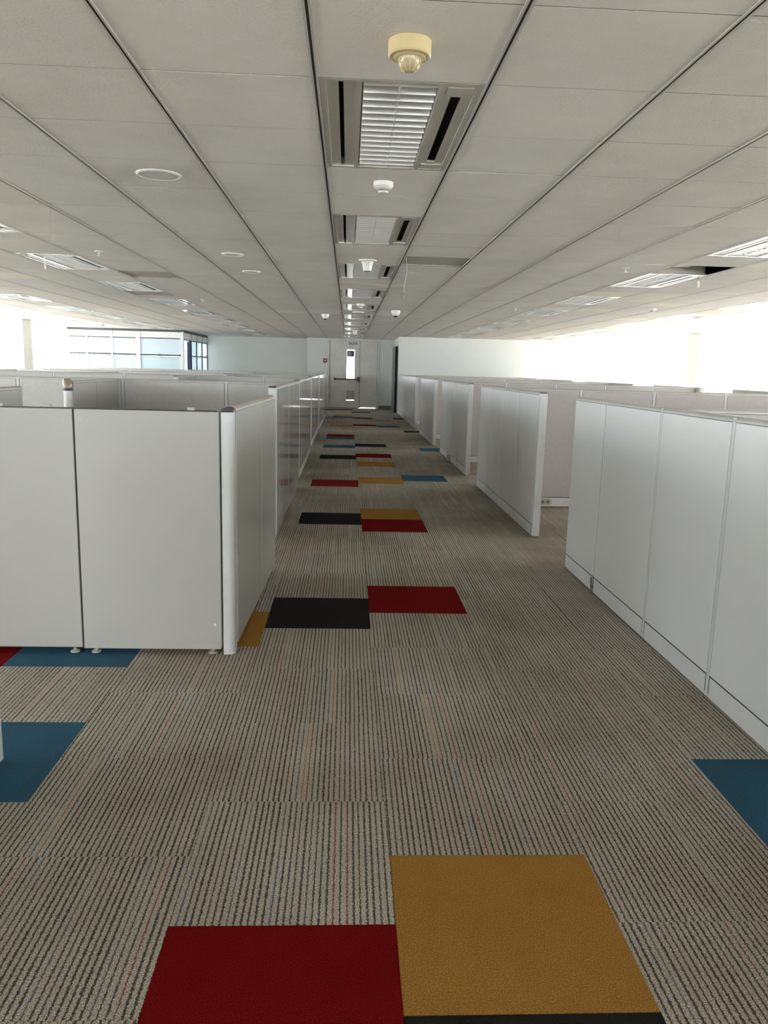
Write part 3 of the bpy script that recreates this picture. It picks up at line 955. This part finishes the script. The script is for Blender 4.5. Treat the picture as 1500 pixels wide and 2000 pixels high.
FM = fixture_meshes()
colname = {0: 'over the aisle', -5: 'in the row left of the aisle', 5: 'in the row right of the aisle', -9: 'in the second row left of the aisle', 9: 'in the second row right of the aisle',
           -12: 'in the row nearest the left windows', 12: 'in the row nearest the right windows'}
count = {}
for c, r in sorted(FIX, key=lambda q: (q[0], q[1])):
    x0, y0 = CX0+c*S+RW+0.002, CY0+r*S+0.004
    k = count.get(c, 0)
    count[c] = k+1
    root = empty('ceiling_light', (x0, y0, ZC-0.001))
    tag(root, 'louvred ceiling light %s, %s visible from the camera' % (colname[c], ORD[k]), 'ceiling light', 'recessed louvred ceiling lights')
    link('frame', FM['frame'], root)
    link('air_slot_panel', FM['vl'], root)
    link('air_slot_panel', FM['vr'], root)
    link('air_boot', FM['void'], root)
    link('housing', FM['housing'], root)
    lv = link('reflector', FM['reflector'], root)
    link('louver_spine', FM['spine'], root)
    if y0 < 9.5:
        for q in FM['blades_at']:
            link('louver_blade', FM['blade'], root, q)
    else:
        link('louver', FM['blades'], root)

# ------------------------------------------------------------------ small things on the ceiling
def cxy(c, r):
    return CX0+c*S, CY0+r*S

def dev(name, label, cat, c, r, group=None):
    x, y = cxy(c, r)
    return tag(empty(name, (x, y, ZC)), label, cat, group)

o = dev('motion_sensor', 'cream round motion sensor with a ribbed dome lens on the nearest ceiling tile', 'sensor', 0.5, 0.45)
MB().lathe([(0.066, -0.001), (0.066, -0.040), (0.062, -0.045), (0.050, -0.046)], 36).build('sensor_base', 'cream', o, 0, True)
MB().lathe([(0.050, -0.0465), (0.044, -0.050), (0.037, -0.0505)], 36).build('sensor_ring', 'cream', o, 0, True)
ln = MB().lathe([(0.036, -0.047), (0.034, -0.062), (0.027, -0.078), (0.016, -0.086), (0.004, -0.088)], 24).build('sensor_lens', 'lens', o, 0, True)
for k in range(12):
    a = 2*math.pi*k/12
    MB().tube([(0.0365*math.cos(a), 0.0365*math.sin(a), -0.048), (0.0345*math.cos(a), 0.0345*math.sin(a), -0.062), (0.0275*math.cos(a), 0.0275*math.sin(a), -0.0785), (0.016*math.cos(a), 0.016*math.sin(a), -0.0865)], 0.0014, 5).build('lens_rib', 'cream', ln)

def smoke(c, r, label, s=1.0):
    o = dev('smoke_detector', label, 'smoke detector', c, r, 'smoke detectors on the ceiling')
    o.scale = (s, s, s)
    MB().lathe([(0.053, -0.001), (0.053, -0.022), (0.046, -0.032), (0.030, -0.040)], 28).build('detector_base', 'whitep', o, 0, True)
    MB().lathe([(0.024, -0.0405), (0.024, -0.047)], 24).build('smoke_slot', 'greyp', o)
    MB().lathe([(0.027, -0.0475), (0.027, -0.053), (0.022, -0.057)], 24).build('detector_head', 'whitep', o, 0, True)
smoke(0.5, 3.47, 'white smoke detector between the first two aisle ceiling lights')
smoke(0.5, 16.7, 'white smoke detector ahead of the fifth aisle ceiling light', 1.15)
smoke(0.48, 32.6, 'white smoke detector far down the aisle ceiling near the exit', 1.2)
smoke(-10.4, 31.2, 'white smoke detector high in front of the glazed office', 1.2)
smoke(7.6, 15.5, 'white smoke detector among the replaced cream ceiling tiles', 1.0)

o = dev('bell_detector', 'white bell shaped ceiling device before the third aisle light', 'detector', 0.48, 8.53)
MB().lathe([(0.085, -0.001), (0.085, -0.010), (0.060, -0.014), (0.050, -0.028), (0.043, -0.060), (0.036, -0.096), (0.026, -0.098)], 32).build('bell_body', 'whitep', o, 0, True)
MB().lathe([(0.024, -0.0985), (0.024, -0.101)], 24).build('bell_mouth', 'greyp', o)
o = dev('bell_detector', 'white bell shaped ceiling device far off just before the exit', 'detector', 0.48, 31.2)
MB().lathe([(0.085, -0.001), (0.085, -0.010), (0.060, -0.014), (0.043, -0.060), (0.036, -0.096)], 24).build('bell_body', 'whitep', o, 0, True)
o = dev('ceiling_speaker', 'flat white disc in the aisle ceiling just beyond the fifth light', 'speaker', 0.48, 19.6)
MB().lathe([(0.10, -0.001), (0.10, -0.018), (0.07, -0.022)], 28).build('speaker_cover', 'whitep', o, 0, True)

o = dev('ceiling_speaker', 'large flat white round speaker cover in the ceiling left of the aisle', 'speaker', -1.46, 3.48)
MB().lathe([(0.118, -0.001), (0.118, -0.005), (0.108, -0.010), (0.100, -0.006)], 40).build('speaker_rim', 'whitep', o, 0, True)
MB().lathe([(0.099, -0.001), (0.099, -0.0065), (0.05, -0.008)], 40).build('speaker_grille', 'whitep', o, 0, True)

def ring_light(c, r, label, flat=False):
    o = dev('downlight', label, 'downlight', c, r, 'round downlights left of the aisle')
    s = []
    for rr, z in ((0.100, -0.001), (0.100, -0.008), (0.088, -0.012), (0.080, -0.008), (0.080, -0.001)):
        s.append((rr, z))
    m = MB()
    n = 32
    for rr, z in s:
        for i in range(n):
            a = 2*math.pi*i/n
            m.v.append((rr*math.cos(a), rr*math.sin(a), z))
    for k in range(len(s)):
        k2 = (k+1) % len(s)
        for i in range(n):
            j = (i+1) % n
            m.f.append((k*n+i, k*n+j, k2*n+j, k2*n+i))
    m.build('trim_ring', 'whitep', o, 0, True)
    MB().lathe([(0.079, -0.002), (0.079, -0.005), (0.03, -0.004)], 32).build('diffuser', 'lamp_metal' if flat else 'louver', o)
ring_light(-1.52, 8.34, 'round recessed downlight with a white ring, nearer of the two left of the aisle')
ring_light(-1.5, 10.45, 'round grey recessed downlight, farther of the two left of the aisle', True)

def sprinkler(c, r, label):
    o = dev('sprinkler', label, 'sprinkler', c, r, 'sprinkler heads on the ceiling')
    MB().lathe([(0.038, -0.001), (0.038, -0.006), (0.020, -0.010)], 20).build('escutcheon', 'whitep', o, 0, True)
    MB().lathe([(0.008, -0.0105), (0.008, -0.036), (0.005, -0.038)], 12).build('stem', 'lamp_metal', o)
    MB().lathe([(0.020, -0.0385), (0.020, -0.041)], 16).build('deflector', 'lamp_metal', o)
sprinkler(-3.52, 8.5, 'small sprinkler head in the ceiling left of the aisle')
sprinkler(4.44, 8.45, 'small sprinkler head in the ceiling right of the aisle, near the open tile')
sprinkler(4.45, 16.5, 'small sprinkler head in the ceiling right of the aisle, farther away')
sprinkler(-3.5, 16.8, 'small sprinkler head in the ceiling left of the aisle, farther away')

def dome(c, r, label, s=1.0):
    o = dev('dome_camera', label, 'camera', c, r, 'white dome security cameras')
    o.scale = (s, s, s)
    MB().lathe([(0.070, -0.001), (0.072, -0.020), (0.062, -0.052), (0.052, -0.072), (0.036, -0.084)], 28).build('camera_shell', 'whitep', o, 0, True)
    MB().lathe([(0.034, -0.080), (0.032, -0.092), (0.020, -0.104), (0.006, -0.108)], 20).build('camera_lens', 'blackp', o, 0, True)
dome(-0.52, 21.0, 'white dome camera with a black lens on the ceiling left of the aisle lights')
dome(1.51, 18.6, 'white dome camera with a black lens on the ceiling right of the aisle lights', 1.1)

# loose wire hanging out of the lifted tile, and scraps by the open tile
x, y = cxy(1.03, 8.15)
o = tag(empty('hanging_wire', (x, y, ZC)), 'thin loose wire hanging from the ceiling right of the aisle', 'wire')
MB().tube([(0, 0, 0.04), (0.012, 0.01, -0.03), (0.022, 0.012, -0.09), (0.012, 0.014, -0.16), (0.0, 0.015, -0.22), (-0.004, 0.016, -0.30)], 0.003, 6).build('wire_strand', 'wire', o)
MB().tube([(-0.004, 0.016, -0.30), (-0.012, 0.016, -0.345)], 0.005, 6).build('wire_end', 'greyp', o)
x, y = cxy(5.86, 9.06)
o = tag(empty('paper_tag', (x, y, ZC)), 'small cream scrap of paper dangling from the ceiling light by the open tile', 'tag')
MB().tube([(0, 0, 0.0), (0.004, 0, -0.05)], 0.0015, 5).build('thread', 'wire', o)
MB().prism([(-0.012, -0.06), (0.004, -0.048), (0.018, -0.07), (0.016, -0.10), (0.0, -0.125), (-0.006, -0.09)], -0.001, 0.001, 'y').build('paper', 'tile_new', o)
x, y = cxy(-4.62, 9.3)
o = tag(empty('paper_tag', (x, y, ZC)), 'thin white strip hanging below the ceiling light left of the aisle', 'tag')
MB().prism([(-0.008, -0.002), (0.008, -0.002), (0.010, -0.12), (-0.004, -0.12)], -0.001, 0.001, 'y').build('strip', 'whitep', o)
# duct seen through the open tile
x0, y0 = cxy(5.0, 8.0)
o = tag(bx(x0+0.03, y0+0.38, ZC+0.06, x0+0.36, y0+0.56, ZC+0.30).build('air_duct', 'lamp_metal'), 'grey sheet metal duct end showing through the open ceiling tile', 'duct')
